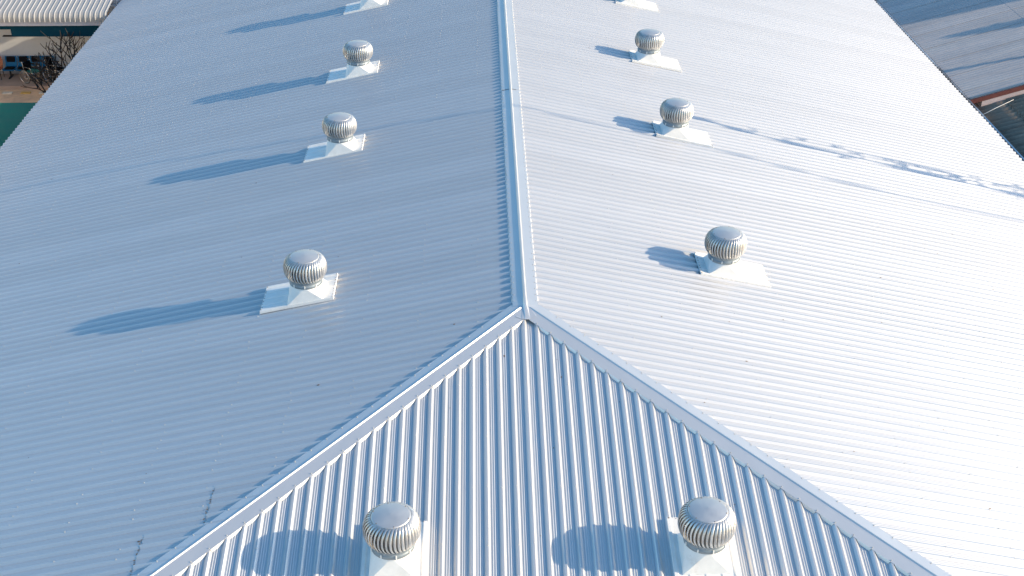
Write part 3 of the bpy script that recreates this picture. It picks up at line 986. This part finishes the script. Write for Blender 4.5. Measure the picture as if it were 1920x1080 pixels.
pts = [sun_line(on_roof(*p), A2, -.465) for p in single] + [sun_line(on_roof(*p), A2, -.465) for p in [(0.6, 10.80), (1.74, 10.60), (3.49, 10.52), (5.56, 10.52), (6.72, 10.32), (8.75, 9.96), (10.8, 9.76), (13.1, 9.71), (16.2, 9.70)]]
cable('overhead_cable', pts, 0.042, 'single cable whose faint shadow crosses both slopes and the ridge')
random.seed(21)
for cx, r0 in ((6.9, .14), (8.3, .17), (9.9, .24), (11.3, .18), (12.6, .30), (13.5, .24), (15.0, .34), (15.8, .26)):
    lo = np.interp(cx, [p[0] for p in low], [p[1] for p in low]); hi = np.interp(cx, [p[0] for p in upc], [p[1] for p in upc])
    c0 = sun_line(on_roof(cx, (lo + hi) / 2), A1, -.465)
    w = MB(); pts = []
    for k in range(30):
        a = 2 * PI * k / 14
        rr = r0 * (1 + .35 * math.sin(k * 1.7 + cx))
        pts.append(c0 + Vector((rr * 1.1 * math.cos(a) + random.uniform(-.03, .03), 0.02 * (k - 15) * .8 + rr * 1.1 * math.sin(a * .5 + cx), rr * math.sin(a))))
    w.tube(pts, 0.021, n=5)
    tag(w.build('cable_coil', m_cable), 'loose coil hung between the two cables over the right eave', 'cable coil', 'cable coils on the overhead line')
pl = empty('utility_pole', (36.2, 9.2, GZ), 'concrete utility pole carrying the cables beyond the right edge', 'pole')
w = MB(); w.tube([(0, 0, 0), (0, 0, 9.0)], [0.16, 0.11], n=10); w.build('shaft', m_pole, pl)
w = MB(); w.box(-.06, .06, -.8, .8, 8.2, 8.32); w.build('cross_arm', m_pole, pl)
# narrow shadow line on the grey roof: a slim mast standing to the right
pl = empty('antenna_mast', (30.0, 21.6, GZ), 'slim grey mast standing beyond the right edge', 'mast')
w = MB(); w.tube([(0, 0, 0), (0, 0, 9.05)], [0.16, 0.10], n=8); w.build('shaft', m_pole, pl)
w = MB(); w.tube([(0, 0, 9.0), (0, 0, 9.17)], 0.13); w.build('cap', m_pole, pl)
blk = empty('tower_block', (44, 35.2, GZ), 'taller plain block beyond the right edge shading the grey roof', 'building')
w = MB(); w.box(-5, 5, -9, 14, 0, 12.7); w.build('wall', m_wall, blk)
w = MB(); w.box(-5.2, 5.2, -9.2, 14.2, 12.7, 12.9); w.build('roof', m_pole, blk)
for z in (1.2, 4.2, 7.2, 10.0):
    for k in range(6):
        w = MB(); w.box(-5.05, -4.98, -7.5 + k * 3.6, -5.9 + k * 3.6, z, z + 1.5); w.build('window', m_glass, blk)
random.seed(31)
tr = empty('leafy_tree', (30.0, 24.95, GZ), 'leafy tree beyond the right edge shading part of the grey roof', 'tree')
w = MB(); w.tube([(0, 0, 0), (.1, 0, 3), (0, .1, 6.5)], [.2, .15, .07], n=8)
for k in range(7):
    a = k * 2.4; w.tube([(0, 0, 3.5 + k * .4), (math.cos(a) * .6, math.sin(a) * .6, 4.6 + k * .4), (math.cos(a) * 1.0, math.sin(a) * 1.0, 5.4 + k * .4)], [.07, .05, .02], n=5)
w.build('trunk', m_bark, tr)
w = MB()
for k in range(1800):
    z = random.uniform(4.4, 8.9); R_ = 1.05 * min(1, (z - 4.1) / .8, (9.1 - z) / 1.6)
    a = random.uniform(0, 2 * PI); r = R_ * math.sqrt(random.random()) * random.uniform(.7, 1.1)
    p = Vector((r * math.cos(a), r * math.sin(a), z)); s = random.uniform(.07, .16)
    e1 = Vector((random.gauss(0, 1), random.gauss(0, 1), random.gauss(0, 1))).normalized() * s
    e2 = e1.cross(Vector((random.gauss(0, 1), random.gauss(0, 1), random.gauss(0, 1)))).normalized() * s * .5
    w.quad(p - e1, p + e2, p + e1, p - e2)
w.build('crown', m_leaf, tr)

# unseen pale block added left of the frame to bounce sun into the yard
an = empty('bounce_block', (-26.9, 21.4, GZ), 'pale two storey block added beyond the left edge to bounce sunlight', 'building')
w = MB(); w.box(-3, 3, -12, 8.2, 0, 7.0); w.build('wall', m_bounce, an)
w = MB(); w.prism([(-3.4, -12.4, 7.0), (3.4, -12.4, 7.0), (0, -12.4, 8.0)], [(-3.4, 8.4, 7.0), (3.4, 8.4, 7.0), (0, 8.4, 8.0)]); w.build('roof', m_greyroof, an)
for k in range(5):
    w = MB(); w.box(3.0, 3.04, -10 + k * 3.6, -8.6 + k * 3.6, 1.1, 2.4); w.build('window', m_glass, an)

random.seed(44)
m_debris = mat('dry_leaf_litter', (0.16, 0.11, 0.07), rough=0.9, var=0.4, vscale=20)
for side in 'LRH':
    db = MB()
    for k in range(60 if side != 'H' else 14):
        if side == 'H':
            w_ = random.uniform(1.0, 9.0); u = random.uniform(-w_ + .5, w_ - .5)
        else:
            u = random.uniform(-6, 30); w_ = random.uniform(max(.5, -u + .5), 15.8)
        s_ = random.choice((0.006, 0.008, 0.010, 0.014)); a0 = random.uniform(0, 6.28)
        base = U0H - .25 if side == 'H' else U0S
        u = base + round((u - base) / PIT) * PIT + random.uniform(0.06, 0.19)
        pts = []
        for a in (0, 1.3, 2.6, 3.9, 5.1):
            rr = s_ * random.uniform(.5, 1.2)
            du, dw = rr * math.cos(a), 1.8 * rr * math.sin(a)
            pts.append((u + du, w_ + dw))
        db.prism([plane_pt(side, p, q, 0.002) for p, q in pts], [plane_pt(side, p, q, 0.009) for p, q in pts])
    o = db.build('leaf_litter', m_debris)
    tag(o, {'L': 'scattered dry leaf bits lying on the left slope', 'R': 'scattered dry leaf bits lying on the right slope', 'H': 'scattered dry leaf bits lying on the front hip slope'}[side], 'leaf litter', kind='stuff')
